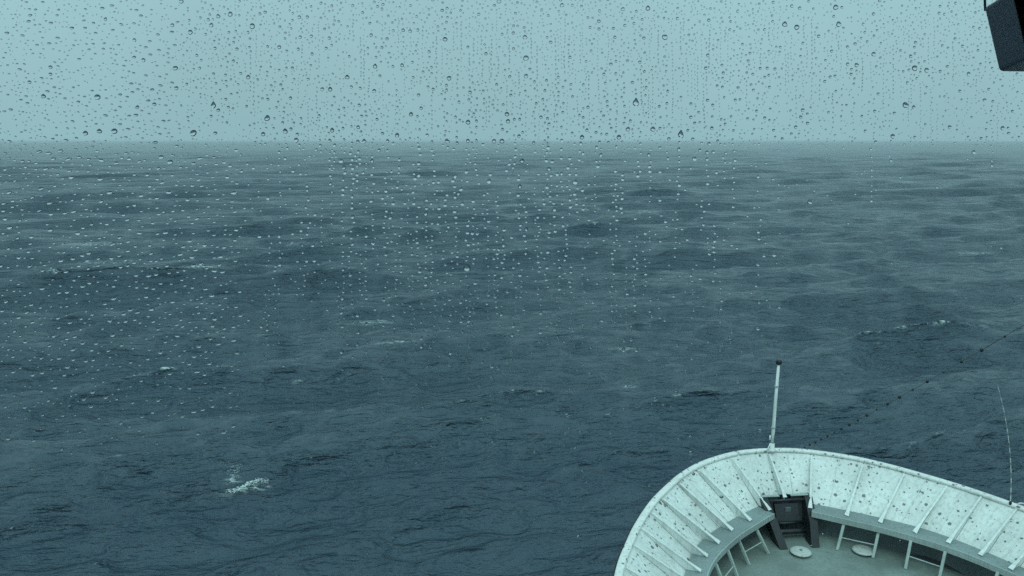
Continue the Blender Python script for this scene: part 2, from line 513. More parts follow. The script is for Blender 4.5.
def bulwark(sign, qa_t, qb_t, qa_b, qb_b):
    """One plate of the bulwark between two stanchions: a slightly hollow sheet 12 mm thick."""
    nu, nv, th = 6, 5, 0.012
    V, Fc = [], []
    for side in (0, 1):
        for j in range(nv + 1):
            v = j / nv
            for i in range(nu + 1):
                u = i / nu
                top = inset(C_RAIL, qa_t + (qb_t - qa_t) * u, 0.10)
                bot = at(C_PLATE, qa_b + (qb_b - qa_b) * u)
                p = top * (1 - v) + bot * v
                z = (z_rail(top[1]) - 0.04) * (1 - v) + (Z_LEDGE - 0.05) * v
                dent = 0.016 * math.sin(math.pi * u) * math.sin(math.pi * v) * (1 + 0.6 * math.sin(qa_t * 9 + sign))
                r = np.array([p[0], p[1] - 10.0]); r /= np.linalg.norm(r)
                p = p + r * (dent + (th if side else 0))
                V.append((sign * p[0], p[1], z))
    n1 = (nu + 1) * (nv + 1)
    for j in range(nv):
        for i in range(nu):
            a = j * (nu + 1) + i
            Fc.append((a, a + 1, a + nu + 2, a + nu + 1))
            Fc.append((n1 + a, n1 + a + nu + 1, n1 + a + nu + 2, n1 + a + 1))
    def edge(ids):
        for a, b in zip(ids, ids[1:]):
            Fc.append((a, n1 + a, n1 + b, b))
    edge([i for i in range(nu + 1)]); edge([nv * (nu + 1) + i for i in range(nu + 1)][::-1])
    edge([j * (nu + 1) for j in range(nv + 1)][::-1]); edge([j * (nu + 1) + nu for j in range(nv + 1)])
    bm = bmesh.new(); vs = [bm.verts.new(v) for v in V]
    for f in Fc:
        bm.faces.new([vs[k] for k in f])
    bm_obj("bulwark_panel", bm, M_WHITE, ship, smooth=False)
    # raised weld seam halfway along the plate
    um = 0.5
    top = inset(C_RAIL, qa_t + (qb_t - qa_t) * um, 0.115); bot = at(C_PLATE, qa_b + (qb_b - qa_b) * um)
    bm = bmesh.new()
    pts = []
    for j in range(6):
        v = j / 5
        p = top * (1 - v) + bot * v
        r = np.array([p[0], p[1] - 10.0]); r /= np.linalg.norm(r)
        p = p + r * (0.016 * math.sin(math.pi * v))
        pts.append((sign * p[0], p[1], (z_rail(top[1]) - 0.05) * (1 - v) + (Z_LEDGE - 0.03) * v))
    add_tube(bm, pts, 0.011, 6)
    bm_obj("weld_seam", bm, M_STAN, ship)

G = 0.006
knots_t = [0.0] + [s[2] for s in stan]; knots_b = [0.0] + [s[3] for s in stan]
for sign in (1, -1):
    for k in range(len(knots_t) - 1):
        bulwark(sign, knots_t[k] + G, knots_t[k + 1] - G, knots_b[k] + G, knots_b[k + 1] - G)

def stanchion(sign, T, Fp, qt, qb, foot_z=ZFOOT):
    zt = z_rail(T[1]) - 0.05
    U = inset(C_RAIL, qt, 0.11); P = at(C_PLATE, qb)
    T3 = Vector((sign * T[0], T[1], zt)); F3 = Vector((sign * Fp[0], Fp[1], foot_z))
    U3 = Vector((sign * U[0], U[1], zt)); P3 = Vector((sign * P[0], P[1], Z_LEDGE + 0.005))
    bm = bmesh.new()
    nrm = (F3 - T3).cross(P3 - T3)
    if nrm.length < 1e-4: nrm = Vector((0, 1, 0))
    nrm.normalize()
    T3b = T3 + (U3 - T3) * 0.45
    poly = [U3, T3b, F3, Vector((F3.x, F3.y, Z_LEDGE + 0.005)), P3]
    # keep the polygon flat
    poly = [p - nrm * (p - T3).dot(nrm) if p is not T3 else p for p in poly]
    add_prism(bm, poly, nrm * 0.014)
    web = bm_obj("stanchion", bm, M_STAN, ship)
    # flange: tapered flat bar along the free edge, spreading into a toe at the ledge
    ax = (F3 - T3b).normalized(); w = nrm; up = ax.cross(w).normalized()
    if up.z < 0: up = -up
    V = []
    for t, hw in ((0.0, 0.020), (0.80, 0.024), (0.93, 0.036), (1.03, 0.052)):
        c = T3b + (F3 - T3b) * t
        for a, b in ((-1, 0), (1, 0), (1, 1), (-1, 1)):
            V.append(c + w * hw * a + up * (0.004 + 0.018 * b))
    Fc = [(0, 1, 2, 3), (12, 15, 14, 13)]
    for k in range(3):
        for e in range(4):
            a, b = k * 4 + e, k * 4 + (e + 1) % 4
            Fc.append((a, a + 4, b + 4, b))
    bm = bmesh.new(); vs = [bm.verts.new(v) for v in V]
    for f in Fc: bm.faces.new([vs[i] for i in f])
    bm_obj("flange", bm, M_STAN, web)

for sign in (1, -1):
    for T, Fp, qt, qb in stan:
        stanchion(sign, T, Fp, qt, qb)
stanchion(1, np.array((0, 18.80)), np.array((0, 17.92)), 0.0, 0.0, 17 - 8.84)

# ledge (stringer): one length to each side, stopping short of the roller in the stem
def sweep(profile_fn, qs, name, mat, sign, closed=True, smooth=False, parent=ship, **tags):
    bm = bmesh.new(); rings = []
    for q in qs:
        rings.append([bm.verts.new((sign * x, y, z)) for x, y, z in profile_fn(q)])
    n = len(rings[0])
    for a, b in zip(rings, rings[1:]):
        for k in range(n if closed else n - 1):
            bm.faces.new((a[k], a[(k + 1) % n], b[(k + 1) % n], b[k]))
    if closed:
        bm.faces.new(rings[0][::-1]); bm.faces.new(rings[-1])
    return bm_obj(name, bm, mat, parent, smooth, **tags)
def prof_ledge(q):
    a = at(C_PLATE, q) ; b = at(C_LEDGE, q)
    d = (a - b) / np.linalg.norm(a - b)
    a = a - d * 0.004; b = b + d * 0.014
    return [(a[0], a[1], Z_LEDGE), (b[0], b[1], Z_LEDGE), (b[0], b[1], Z_LEDGE - 0.02), (a[0], a[1], Z_LEDGE - 0.02)]
def prof_fascia(q):
    b = at(C_LEDGE, q); a = at(C_PLATE, q); d = (a - b) / np.linalg.norm(a - b)
    i = b + d * 0.012; o = b - d * 0.012
    return [(i[0], i[1], Z_LEDGE + 0.008), (o[0], o[1], Z_LEDGE + 0.008), (o[0], o[1], Z_LEDGE - 0.13), (i[0], i[1], Z_LEDGE - 0.13)]
qs = np.linspace(1.02, 13.9, 110)
for sign in (1, -1):
    sweep(prof_ledge, qs, "ledge", M_LEDGE, sign)
    sweep(prof_fascia, qs, "ledge_fascia", M_FASCIA, sign)

# rail cap: rounded section, in two lengths with a notch off the stem
def prof_rail(q):
    out = []
    c = inset(C_RAIL, q, 0.085)
    o = at(C_RAIL, q); d = (o - c) / np.linalg.norm(o - c)
    z0 = z_rail(c[1])
    for k in range(12):
        a = 2 * math.pi * k / 12
        ca, sa = math.cos(a), math.sin(a)
        w = 0.085 * math.copysign(abs(ca) ** 0.6, ca); h = 0.045 * math.copysign(abs(sa) ** 0.7, sa)
        out.append((c[0] + d[0] * w, c[1] + d[1] * w, z0 - 0.02 + h))
    return out
def prof_rail_shadow(q):
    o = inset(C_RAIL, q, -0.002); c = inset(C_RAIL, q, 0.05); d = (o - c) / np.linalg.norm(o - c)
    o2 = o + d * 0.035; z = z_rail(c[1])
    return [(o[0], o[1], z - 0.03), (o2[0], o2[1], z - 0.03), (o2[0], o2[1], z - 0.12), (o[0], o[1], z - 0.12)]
sweep(prof_rail, np.linspace(0.0, 13.9, 170), "rail_cap", M_RAIL, 1, smooth=True)
bm = bmesh.new()
rings = []
for q in np.linspace(0.0, 0.90, 14):
    rings.append([bm.verts.new((-x, y, z)) for x, y, z in prof_rail(q)])
for a, b in zip(rings, rings[1:]):
    for k in range(12): bm.faces.new((a[k], a[(k + 1) % 12], b[(k + 1) % 12], b[k]))
bm.faces.new(rings[-1])
bm_obj("rail_cap", bm, M_RAIL, ship, True)
sweep(prof_rail, np.linspace(0.96, 13.9, 160), "rail_cap", M_RAIL, -1, smooth=True)
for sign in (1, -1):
    sweep(prof_rail_shadow, np.linspace(0.0, 13.9, 150), "rail_shadow_strip", M_HULL, sign)  # black strip added as the shadow line along the rail's outer edge

# side plating under the ledge, outer shell and deck
def prof_side(q):
    a = at(C_PLATE, q); i = inset(C_PLATE, q, 0.012)
    a2 = inset(C_PLATE, q, 0.10); i2 = inset(C_PLATE, q, 0.112)
    return [(a[0], a[1], Z_LEDGE - 0.03), (i[0], i[1], Z_LEDGE - 0.03), (i2[0], i2[1], Z_DECK - 0.02), (a2[0], a2[1], Z_DECK - 0.02)]
for sign in (1, -1):
    sweep(prof_side, np.linspace(0.02, 13.9, 90), "lower_side_plate", M_INNER, sign)
def prof_shell(q):
    t = inset(C_RAIL, q, 0.06); w = at(C_WATER, q); k = inset(C_WATER, q, 0.3)
    out = []
    for s in (0, 0.12, 0.3, 0.5, 0.7, 0.85, 1.0):
        e = 1 - (1 - s) ** 1.7
        p = t * (1 - e) + w * e
        out.append((p[0], p[1], (z_rail(t[1]) - 0.10) * (1 - s)))
    out.append((k[0], k[1], -2.0))
    return out
for sign in (1, -1):
    sweep(prof_shell, np.linspace(0.0, 13.95, 90), "hull_shell", M_HULL, sign, closed=False, smooth=True)
dk = [(x, y) for x, y in (at(C_PLATE, q) for q in np.linspace(0, 13.95, 80))]
V = [(x, y, Z_DECK) for x, y in dk] + [(-x, y, Z_DECK) for x, y in dk]
nd = len(dk)
Fc = [(i, i + 1, nd + i + 1, nd + i) for i in range(nd - 1)]
mesh_obj("foredeck", V, Fc, M_DECK, ship)

# struts from the ledge edge down to the deck, in pairs joined by a rung
def strut_pts(k):
    base = [((1.13, 17.02), (.86, 16.77)), ((1.75, 16.56), (1.52, 16.34)), ((2.20, 16.00), (2.0, 15.80)), ((2.68, 15.45), (2.46, 15.26))]
    if k < 4: return base[k]
    q = 6.6 + (k - 4) * 0.8
    a = at(C_LEDGE, q); b = inset(C_LEDGE, q, 0.30)
    return (tuple(a), tuple(b))
for sign in (1, -1):
    ends = []
    for k in range(10):
        a, b = strut_pts(k)
        A = Vector((sign * a[0], a[1], Z_LEDGE - 0.10)); B = Vector((sign * b[0], b[1], Z_DECK + 0.004))
        ends.append((A, B))
        bm = bmesh.new(); ax = (B - A).normalized()
        n1 = ax.cross(Vector((0, 0, 1))).normalized()
        poly = [A - n1 * 0.03, A + n1 * 0.03, B + n1 * 0.03, B - n1 * 0.03]
        add_prism(bm, poly, ax.cross(n1) * 0.05)
        bm_obj("strut", bm, M_LEG, ship)
    for k in (0, 2, 4, 6, 8):
        bm = bmesh.new()
        p0 = ends[k][0].lerp(ends[k][1], 0.55); p1 = ends[k + 1][0].lerp(ends[k + 1][1], 0.55)
        add_tube(bm, [p0, p1], 0.014, 8)
        bm_obj("rung", bm, M_LEG, ship)

# ------------------------------------------------------------------ dark chain fairlead in the stem
fl = empty("bow_fairlead", (0, 17.4, Z_DECK), label="dark slate steel fairlead frame in the stem of the bow below the jackstaff", category="fairlead")
def L(p): return Vector(p) - Vector((0, 17.4, Z_DECK))
zt = 17 - 8.83
for s in (1, -1):
    bm = bmesh.new()
    poly = [L((s * .58, 18.05, zt)), L((s * .58, 17.80, zt)), L((s * .50, 17.30, 17 - 9.28)), L((s * .40, 16.93, Z_DECK + .004)), L((s * .42, 17.30, Z_DECK + .004)), L((s * .54, 17.95, 17 - 9.2))]
    add_prism(bm, poly, (0.20, 0, 0))
    bm_obj("cheek_plate", bm, M_DARK, fl, bevel=0.012)
    bm = bmesh.new()
    add_box(bm, L((s * .38, 17.92, zt + .018)), (0.46, 0.10, 0.02))
    bm_obj("top_plate", bm, M_FASCIA, fl, bevel=0.004)
    bm = bmesh.new()                                   # inner slanting guide
    poly = [L((s * .50, 17.98, zt - .02)), L((s * .17, 17.98, zt - .02)), L((s * .20, 17.72, 17 - 9.42)), L((s * .46, 17.62, 17 - 9.55))]
    add_prism(bm, poly, (0, 0.05, 0))
    bm_obj("guide_plate", bm, M_DARK, fl)
bm = bmesh.new(); poly = [L((0, 18.0, 17 - 8.98)), L((0, 17.80, 17 - 8.98)), L((0, 17.60, 17 - 9.36)), L((0, 17.66, 17 - 9.46)), L((0, 18.0, 17 - 9.46))]; add_prism(bm, poly, (0.62, 0, 0)); bm_obj("chain_stopper", bm, M_DARK, fl, bevel=0.015)
bm = bmesh.new(); add_box(bm, L((0, 18.02, 17 - 9.2)), (0.94, 0.03, 0.72)); bm_obj("back_plate", bm, M_DARK, fl)
bm = bmesh.new(); add_box(bm, L((0.02, 17.76, 17 - 9.13)), (0.15, 0.10, 0.16)); bm_obj("pawl_block", bm, M_INNER, fl, bevel=0.01)
bm = bmesh.new(); add_tube(bm, [L((-.42, 17.60, 17 - 9.40)), L((.42, 17.60, 17 - 9.40))], 0.035, 12); bm_obj("cross_bar", bm, M_DARK, fl, True)
bm = bmesh.new(); add_tube(bm, [L((-.44, 17.45, 17 - 9.55)), L((-.2, 17.45, 17 - 9.55)), L((.2, 17.45, 17 - 9.55)), L((.44, 17.45, 17 - 9.55))], [0.05, 0.07, 0.07, 0.05], 14); bm_obj("roller", bm, M_DARK, fl, True)
bm = bmesh.new(); add_tube(bm, [L((-.5, 17.80, zt - .06)), L((.5, 17.80, zt - .06))], 0.035, 10); bm_obj("upper_roller", bm, M_DARK, fl, True)

# ------------------------------------------------------------------ jackstaff
zb = z_rail(19.1)
js = empty("jackstaff", (0.12, 19.05, zb), label="thin white jackstaff with dark cap standing on the bow rail", category="flagstaff")
bm = bmesh.new(); add_tube(bm, [(0, 0, 0.0), (0.0, 0, 0.5), (0.012, 0, 1.4), (0.035, 0, 2.36)], [0.050, 0.046, 0.042, 0.036], 14)
bm_obj("staff", bm, M_STAN, js, True)
bm = bmesh.new(); add_lathe(bm, [(0, -.02), (.045, -.02), (.072, .015), (.076, .07), (.064, .10), (.03, .11), (0, .11)], 16, (0.036, 0, 2.37))
bm_obj("cap", bm, M_DARK, js, True)
bm = bmesh.new(); add_lathe(bm, [(0, 0), (.10, 0), (.10, .03), (.062, .05), (.058, .20), (.048, .21)], 16)
bm_obj("socket", bm, M_STAN, js, True)
bm = bmesh.new(); add_tube(bm, [(-.16, -.02, 0.0), (-.11, -.01, 0.08), (-.055, 0, 0.20)], 0.016, 8); add_tube(bm, [(-.075, 0, .42), (-.075, 0, .30)], [.02, .02], 8)
bm_obj("cleat", bm, M_STAN, js, True)
for z in (0.62, 1.75):
    bm = bmesh.new(); add_lathe(bm, [(.044, 0), (.058, .005), (.058, .035), (.044, .04)], 14, (0.012 if z > 1 else 0, 0, z)); bm_obj("band", bm, M_FASCIA, js)

# ------------------------------------------------------------------ two low round vents on the foredeck
def vent(x, y, lab):
    v = empty("mushroom_vent", (x, y, Z_DECK), label=lab, category="vent", group="low round vents on the foredeck")
    bm = bmesh.new(); add_lathe(bm, [(0, .075), (.10, .078), (.20, .07), (.245, .05), (.255, .03), (.235, .022), (0, .022)], 28, (0, 0, .03))
    bm_obj("lid", bm, M_PALE, v, True)
    bm = bmesh.new(); add_lathe(bm, [(.17, 0), (.17, .055)], 24); bm_obj("coaming", bm, M_FASCIA, v, True)
    bm = bmesh.new(); add_lathe(bm, [(0, .125), (.035, .12), (.04, .10)], 10); bm_obj("hub", bm, M_FASCIA, v, True)
    return v
vent(-0.10, 16.70, "low round pale vent lid on deck directly below the dark fairlead")
vent(1.42, 16.60, "low round pale vent lid on deck beside the starboard struts and rung")

# ------------------------------------------------------------------ stay wire and whip
def ray_dir(px, py):
    dx, dy = (px - 512) / F_PX, (288 - py) / F_PX
    f = Vector((-math.sin(YAW) * math.cos(PITCH), math.cos(YAW) * math.cos(PITCH), -math.sin(PITCH)))
    r = Vector((math.cos(YAW), math.sin(YAW), 0)); u = r.cross(f)
    return (f + dx * r + dy * u).normalized()
sw = empty("stay_wire", (0.95, 19.08, z_rail(19.0)), label="thin dark stay wire beaded with clamps rising from bow rail to the right", category="wire")
W0 = Vector((0, 0, 0)); W1 = CAM + ray_dir(1120, 268) * 9.0 - Vector((0.95, 19.08, z_rail(19.0)))
def wire(t):
    p = W0.lerp(W1, t); p.z -= 0.30 * t * (1 - t)
    return p
bm = bmesh.new(); add_tube(bm, [wire(t / 24) for t in range(25)], [0.0062 - 0.0032 * t / 24 for t in range(25)], 6); bm_obj("strand", bm, M_WIRE, sw)
bead = None
for k in range(22):
    p = wire(0.03 + k * 0.045)
    if bead is None:
        bm = bmesh.new(); add_lathe(bm, [(0, .028), (.018, .020), (.024, 0), (.018, -.020), (0, -.030)], 10)
        bead = bm_obj("clamp", bm, M_DARK, sw, True)
    else:
        c = bead.copy(); COL.objects.link(c); c.parent = sw; bead2 = c
    b_ = bead if k == 0 else bead2
    b_.location = p; b_.scale = [1.35 - 0.035 * k + 0.25 * ((k * 7) % 5 - 2) / 2] * 3

wh = empty("whip_antenna", (4.30, 15.66, z_rail(15.5)), label="very thin pale whip rising from starboard bow rail near right edge", category="antenna")
pts = [Vector((-0.012 * i * i * 0.30 - 0.012 * i, 0.0, 0.24 * i)) for i in range(0, 13)]
bm = bmesh.new(); add_tube(bm, pts, [0.006 - 0.0003 * i for i in range(13)], 6); bm_obj("rod", bm, M_LEG, wh, True)
for i in range(0, 12):
    bm = bmesh.new()
    a = pts[i].lerp(pts[i + 1], 0.25); b = pts[i].lerp(pts[i + 1], 0.70 if i % 3 else 0.95)
    add_tube(bm, [a, b], 0.0115 - 0.0005 * i, 6); bm_obj("pale_sleeve", bm, M_WHIP, wh)
bm = bmesh.new(); add_lathe(bm, [(0, 0), (.03, 0), (.03, .06), (.015, .09), (0, .09)], 10); bm_obj("socket", bm, M_DARK, wh)

hd = empty("rail_handle", (4.42, 15.6, z_rail(15.4)), label="white looped tube handle on the starboard rail at the right edge", category="handle")
bm = bmesh.new()
lp = []
for k in range(13):
    a = math.pi * k / 12
    lp.append((0.16 - 0.16 * math.cos(a), -0.30 + 0.28 * math.cos(a), 0.02 + 0.10 * math.sin(a) ** 0.6))
add_tube(bm, lp, 0.017, 8); bm_obj("loop", bm, M_RAIL, hd, True)
bm = bmesh.new()
for p in (lp[0], lp[-1]):
    add_lathe(bm, [(0, -.03), (.032, -.03), (.032, .0), (.018, .012)], 10, p)
bm_obj("foot", bm, M_RAIL, hd)

# ------------------------------------------------------------------ bridge window with rain on it
# The wheelhouse glass leans outward, square to the camera 0.45 m behind it. Local axes: x right, y up, -z outward.
D = 0.45
S = D / F_PX
cam_m = Matrix.Translation(CAM) @ cam.rotation_euler.to_matrix().to_4x4()
win_loc = cam_m @ Vector((0, 0, -D))
ROT = cam.rotation_euler.copy()
win = empty("bridge_window", win_loc, ROT, label="clear bridge window pane covered in raindrops in front of everything", category="window")
def box_local(name, c, s, mat, parent, bevel=0.0, **tags):
    bm = bmesh.new(); add_box(bm, c, s); return bm_obj(name, bm, mat, parent, bevel=bevel, **tags)
WW, WH = 1.20, 0.86
box_local("glass", (0, 0, 0.003), (WW, WH, 0.006), M_PANE, win)
M_GASKET, _p, _n, _l = principled("black_rubber_gasket", (0.02, 0.02, 0.022), 0.7)
for c, s in (((0, WH / 2 + .02, 0), (WW + .08, .04, .04)), ((0, -WH / 2 - .02, 0), (WW + .08, .04, .04)),
             ((WW / 2 + .02, 0, 0), (.04, WH, .038)), ((-WW / 2 - .02, 0, 0), (.04, WH, .038))):
    box_local("frame", c, s, M_GASKET, win)

def cap_mesh(name, rings=5, seg=12, sharp=0.0):
    """Unit drop: base radius 1 in the xy plane, bulging to -z (outward), closed flat back."""
    V = [(0, 0, -1.0)]
    for i in range(1, rings + 1):
        a = math.pi / 2 * i / rings
        for k in range(seg):
            t = 2 * math.pi * k / seg
            V.append((math.sin(a) * math.cos(t), math.sin(a) * math.sin(t), -math.cos(a)))
    V.append((0, 0, 0.0))
    F = [(0, 1 + (k + 1) % seg, 1 + k) for k in range(seg)]
    for i in range(rings - 1):
        for k in range(seg):
            a = 1 + i * seg + k; b = 1 + i * seg + (k + 1) % seg
            F.append((a, b, b + seg, a + seg))
    e = 1 + (rings - 1) * seg
    F += [(e + k, e + (k + 1) % seg, len(V) - 1) for k in range(seg)]
    return np.array(V, float), F

def sphere_cap(ca, seg=14, rings=5):
    """Spherical cap of contact angle ca, base radius 1; returns verts, faces (outward normals)."""
    Rs = 1 / math.sin(ca); V = [(0, 0, -(Rs - Rs * math.cos(ca)))]
    for i in range(1, rings + 1):
        a = ca * i / rings
        for k in range(seg):
            t = 2 * math.pi * k / seg
            V.append((Rs * math.sin(a) * math.cos(t), Rs * math.sin(a) * math.sin(t), -(Rs * math.cos(a) - Rs * math.cos(ca))))
    F = [(0, 1 + (k + 1) % seg, 1 + k) for k in range(seg)]
    for i in range(rings - 1):
        for k in range(seg):
            a = 1 + i * seg + k; b = 1 + i * seg + (k + 1) % seg
            F.append((a, b, b + seg, a + seg))
    e = 1 + (rings - 1) * seg
    F.append(tuple(e + k for k in range(seg)))
    return np.array(V, float), F

def drop_shape(V, rx, ry, tear, tilt, wob, lift=0.0):
    """Scale the unit cap; tear pinches the upper end; wob makes the outline uneven."""
    x, y, z = V[:, 0].copy(), V[:, 1].copy(), V[:, 2].copy()
    ang = np.arctan2(y, x); r = np.hypot(x, y)
    f = 1 + wob[0] * np.cos(2 * ang + wob[1]) + wob[2] * np.cos(3 * ang + wob[3])
    x *= f; y *= f
    y = y + lift * (z / z.min())                       # crest of the drop pushed up the glass by the wind
    x *= 1 - tear * np.clip((y + 0.2) / 1.2, 0, 1)
    z *= 1 + 0.25 * np.clip(-y, 0, 1) - tear * 0.4 * np.clip(y, 0, 1)
    c, s = math.cos(tilt), math.sin(tilt)
    X = rx * x; Y = ry * y
    return np.stack([X * c - Y * s, X * s + Y * c, z * min(rx, ry) ** 0.5 * max(rx, ry) ** 0.5], -1)

# drops: (x, y) in millimetre-scale cells on the pane, measured from the photo in steps of S = 0.57 mm, radius in the same steps
big = []
def B(s, r=1.6, tall=1.0):
    for x, y in s: big.append((x, y, 1.15 * r * random.uniform(0.92, 1.1), tall))
B([(252, 26), (97, 97), (193, 133), (285, 131), (267, 118), (665, 37), (653, 129), (526, 58), (797, 27), (839, 24), (836, 7), (785, 24), (915, 68), (906, 105), (114, 131)], 2.5)
B([(213, 105), (681, 134), (636, 102)], 2.6, 1.35)
B([(467, 268)], 2.9)
B([(211, 25), (190, 32), (218, 16), (230, 14), (175, 68), (248, 77), (43, 96), (99, 131), (181, 1), (143, 60), (445, 39), (375, 66), (347, 77), (330, 89), (374, 91),
   (263, 134), (411, 114), (449, 78), (507, 114), (508, 121), (397, 135), (499, 1), (562, 5), (648, 8), (525, 37), (526, 76), (628, 129), (582, 137), (619, 137),
   (874, 54), (857, 65), (927, 70), (969, 74), (1003, 128), (893, 136), (974, 152), (810, 202), (161, 157), (170, 162), (489, 181), (522, 161), (575, 182), (549, 169), (85, 133), (691, 453),
   (341, 161), (332, 130), (447, 141), (296, 140), (364, 141), (502, 141), (494, 141), (468, 122)], 2.0)
B([(105, 19), (172, 25), (134, 40), (137, 107), (154, 104), (176, 88), (50, 74), (50, 67), (29, 82), (218, 110), (215, 133), (299, 17), (311, 36), (300, 37), (329, 38), (279, 47),
   (298, 49), (371, 35), (403, 30), (410, 31), (402, 65), (322, 89), (421, 108), (359, 105), (427, 135), (358, 127), (623, 9), (615, 37), (541, 117), (549, 124), (588, 107), (599, 21),
   (708, 55), (709, 20), (738, 11), (587, 130), (691, 117), (706, 68), (712, 128), (519, 136), (819, 36), (848, 64), (911, 56), (963, 46), (914, 107), (985, 100), (950, 127),
   (803, 110), (796, 127), (801, 117), (875, 111), (800, 8), (956, 3), (640, 62), (604, 74), (570, 57), (470, 92), (433, 89), (379, 150), (660, 200), (700, 150), (735, 160)], 1.6)
drops = []
cells = {}
def ok(x, y, r, gap=0.8):
    cx, cy0 = int(x // 8), int(y // 8)
    for a in (-1, 0, 1):
        for b in (-1, 0, 1):
            for (X, Y, R_) in cells.get((cx + a, cy0 + b), ()):
                if (X - x) ** 2 + (Y - y) ** 2 < (R_ + r + gap) ** 2: return False
    return True
def put(x, y, rx, ry, tear=0.0, tilt=0.0):
    drops.append((x, y, rx, ry, tear, tilt))
    cells.setdefault((int(x // 8), int(y // 8)), []).append((x, y, max(rx, ry)))
for x, y, r, tall in big:
    if not ok(x, y, r, 0.2): continue
    wide = 1.25 if x < 230 and y > 60 and tall == 1 else 1.0
    put(x, y, r * wide, r * tall, 0.55 if tall > 1 else random.choice((0, 0.15, 0.3)), 0)
# strings of small drops that ran down the glass
cols = []
for _ in range(250):
    x = random.triangular(235, 800, 470) if random.random() < 0.8 else random.uniform(230, 1180)
    y0 = random.uniform(60, 330) if x < 780 else random.uniform(40, 150)
    n = random.randint(3, 11)
    y = y0
    for k in range(n):
        y += random.uniform(4.0, 9.5)
        r = random.choice((1.0, 1.15, 1.3, 1.5, 1.8)) * (0.8 if x > 780 else 1) * (0.8 if y < 140 else 1)
        xx = x + random.gauss(0, 0.9)
        fade = 1.0 if y < 300 else max(0.0, 1 - (y - 300) / 110)
        if random.random() < fade and ok(xx, y, r): put(xx, y, r, r * random.uniform(1.0, 1.25), 0.1)
for _ in range(170):                                   # faint run-off high on the glass
    x = random.triangular(180, 1120, 560); y = random.uniform(10, 110); r = random.choice((0.5, 0.6, 0.75))
    for k in range(random.randint(4, 12)):
        y += random.uniform(2.6, 5.5)
        if y < 146 and ok(x, y, r, 0.5): put(x + random.gauss(0, 0.35), y, r, r * random.uniform(1.1, 2.0), 0.1)
for x, y0, n in ((280, 150, 9), (332, 150, 14), (322, 200, 8), (366, 140, 12), (650, 180, 12), (595, 160, 9), (488, 420, 6), (497, 415, 7), (535, 180, 10), (408, 185, 9)):
    for k in range(n):
        yy = y0 + k * random.uniform(6.5, 8.5)
        if ok(x + random.gauss(0, .5), yy, 1.0, 0.2): put(x + random.gauss(0, .5), yy, 0.95, 1.05, 0.1)
def clump(x, y):
    return 0.5 + 0.28 * math.sin(x / 37 + 1.7 * math.sin(y / 29)) + 0.22 * math.sin(y / 23 + 2.1 * math.sin(x / 51 + 1))
def density(x, y):
    """chance of a drop, by place on the glass, its size range, its width and its clearance"""
    c = clump(x, y)
    if y < 150:
        if x < 180: return 0.45, (0.7, 1.8), 1.5, 1.0
        d = 1.3 * (0.25 + 1.1 * c)
        if y > 85: d *= 0.55
        if x > 770 and y > 80: d *= 0.35
        return d, (0.65, 1.8), 1.0, 1.3
    if x < 240:
        d = 0.40 if y < 300 else 0.40 * max(0, 1 - (y - 300) / 170)
        if y > 480: d = 0.004
        return d, (1.0, 2.35), 1.35, 1.2
    if x < 780:
        d = 0.09 if y < 290 else 0.09 * max(0.0, 1 - (y - 290) / 230)
        if x > 600: d *= 0.6
        return max(d, 0.002), (1.0, 2.2), 1.0, 1.6
    return 0.004 + (0.012 if y < 200 else 0), (0.7, 1.4), 1.0, 1.0
for _ in range(80000):
    x, y = random.uniform(-170, 1190), random.uniform(-130, 700)
    d, (a, b), wide, gap = density(x, y)
    if random.random() > d: continue
    r = a + (b - a) * random.random() ** 2.2
    if x < 240 and y > 150: r = a + (b - a) * random.random() ** 1.5
    if not ok(x, y, r * wide, gap): continue
    put(x, y, r * wide * random.uniform(0.9, 1.1), r * random.uniform(0.85, 1.0) * (0.78 if wide > 1 else 1), random.choice((0, 0, 0.2)), random.gauss(0, 0.12) if wide > 1 else random.gauss(0, 0.3))
for _ in range(16000):                                  # the finest spray between them
    x, y = random.uniform(-170, 1190), random.uniform(-130, 150)
    r = random.uniform(0.35, 0.65)
    if random.random() < 0.3 + 0.6 * clump(x, y) and ok(x, y, r, 1.2): put(x, y, r * random.choice((1, 1, 1.6)), r * random.choice((1, 1, 1.8)))
# order by size: the 290 largest in view are drops of their own, the rest one mass
inview = lambda d: 0 <= d[0] <= 1024 and 0 <= d[1] <= 576
drops.sort(key=lambda d: -(d[2] * d[3]) * (1 if inview(d) else 0.0001))
# plump fresh drops high on the glass, flatter ones lower down where they have spread
CAPS = {h: [sphere_cap(math.radians(a), 14, 5) for a in aa] for h, aa in ((True, (60, 68, 76)), (False, (50, 55, 60)))}
CAPS_S = {h: [sphere_cap(math.radians(a), 9, 3) for a in aa] for h, aa in ((True, (60, 68, 76)), (False, (50, 55, 60)))}
mv, mf, off = [], [], 0
for i, (x, y, rx, ry, tear, tilt) in enumerate(drops):
    solo = i < 290
    V, Fc = (CAPS if solo else CAPS_S)[y < 143 or ry > 2.15][i % 3]
    wob = (random.gauss(0, .05), random.uniform(0, 6), random.gauss(0, .04), random.uniform(0, 6))
    P = drop_shape(V, rx * S, ry * S, tear, tilt, wob, min(0.32, max(0.08, 0.08 + 0.24 * (y - 118 + random.uniform(-20, 20)) / 50)))
    px, py = (x - 512) * S, (288 - y) * S
    if solo:
        o = mesh_obj("raindrop", P, Fc, M_DROP, win, smooth=True)
        o.location = (px, py, -0.0003)
    else:
        P = P + np.array([px, py, -0.0003])
        mv.append(P); mf += [tuple(k + off for k in f) for f in Fc]; off += len(P)
mesh_obj("fine_rain_spray", np.vstack(mv), mf, M_DROP, win, smooth=True, kind="stuff")
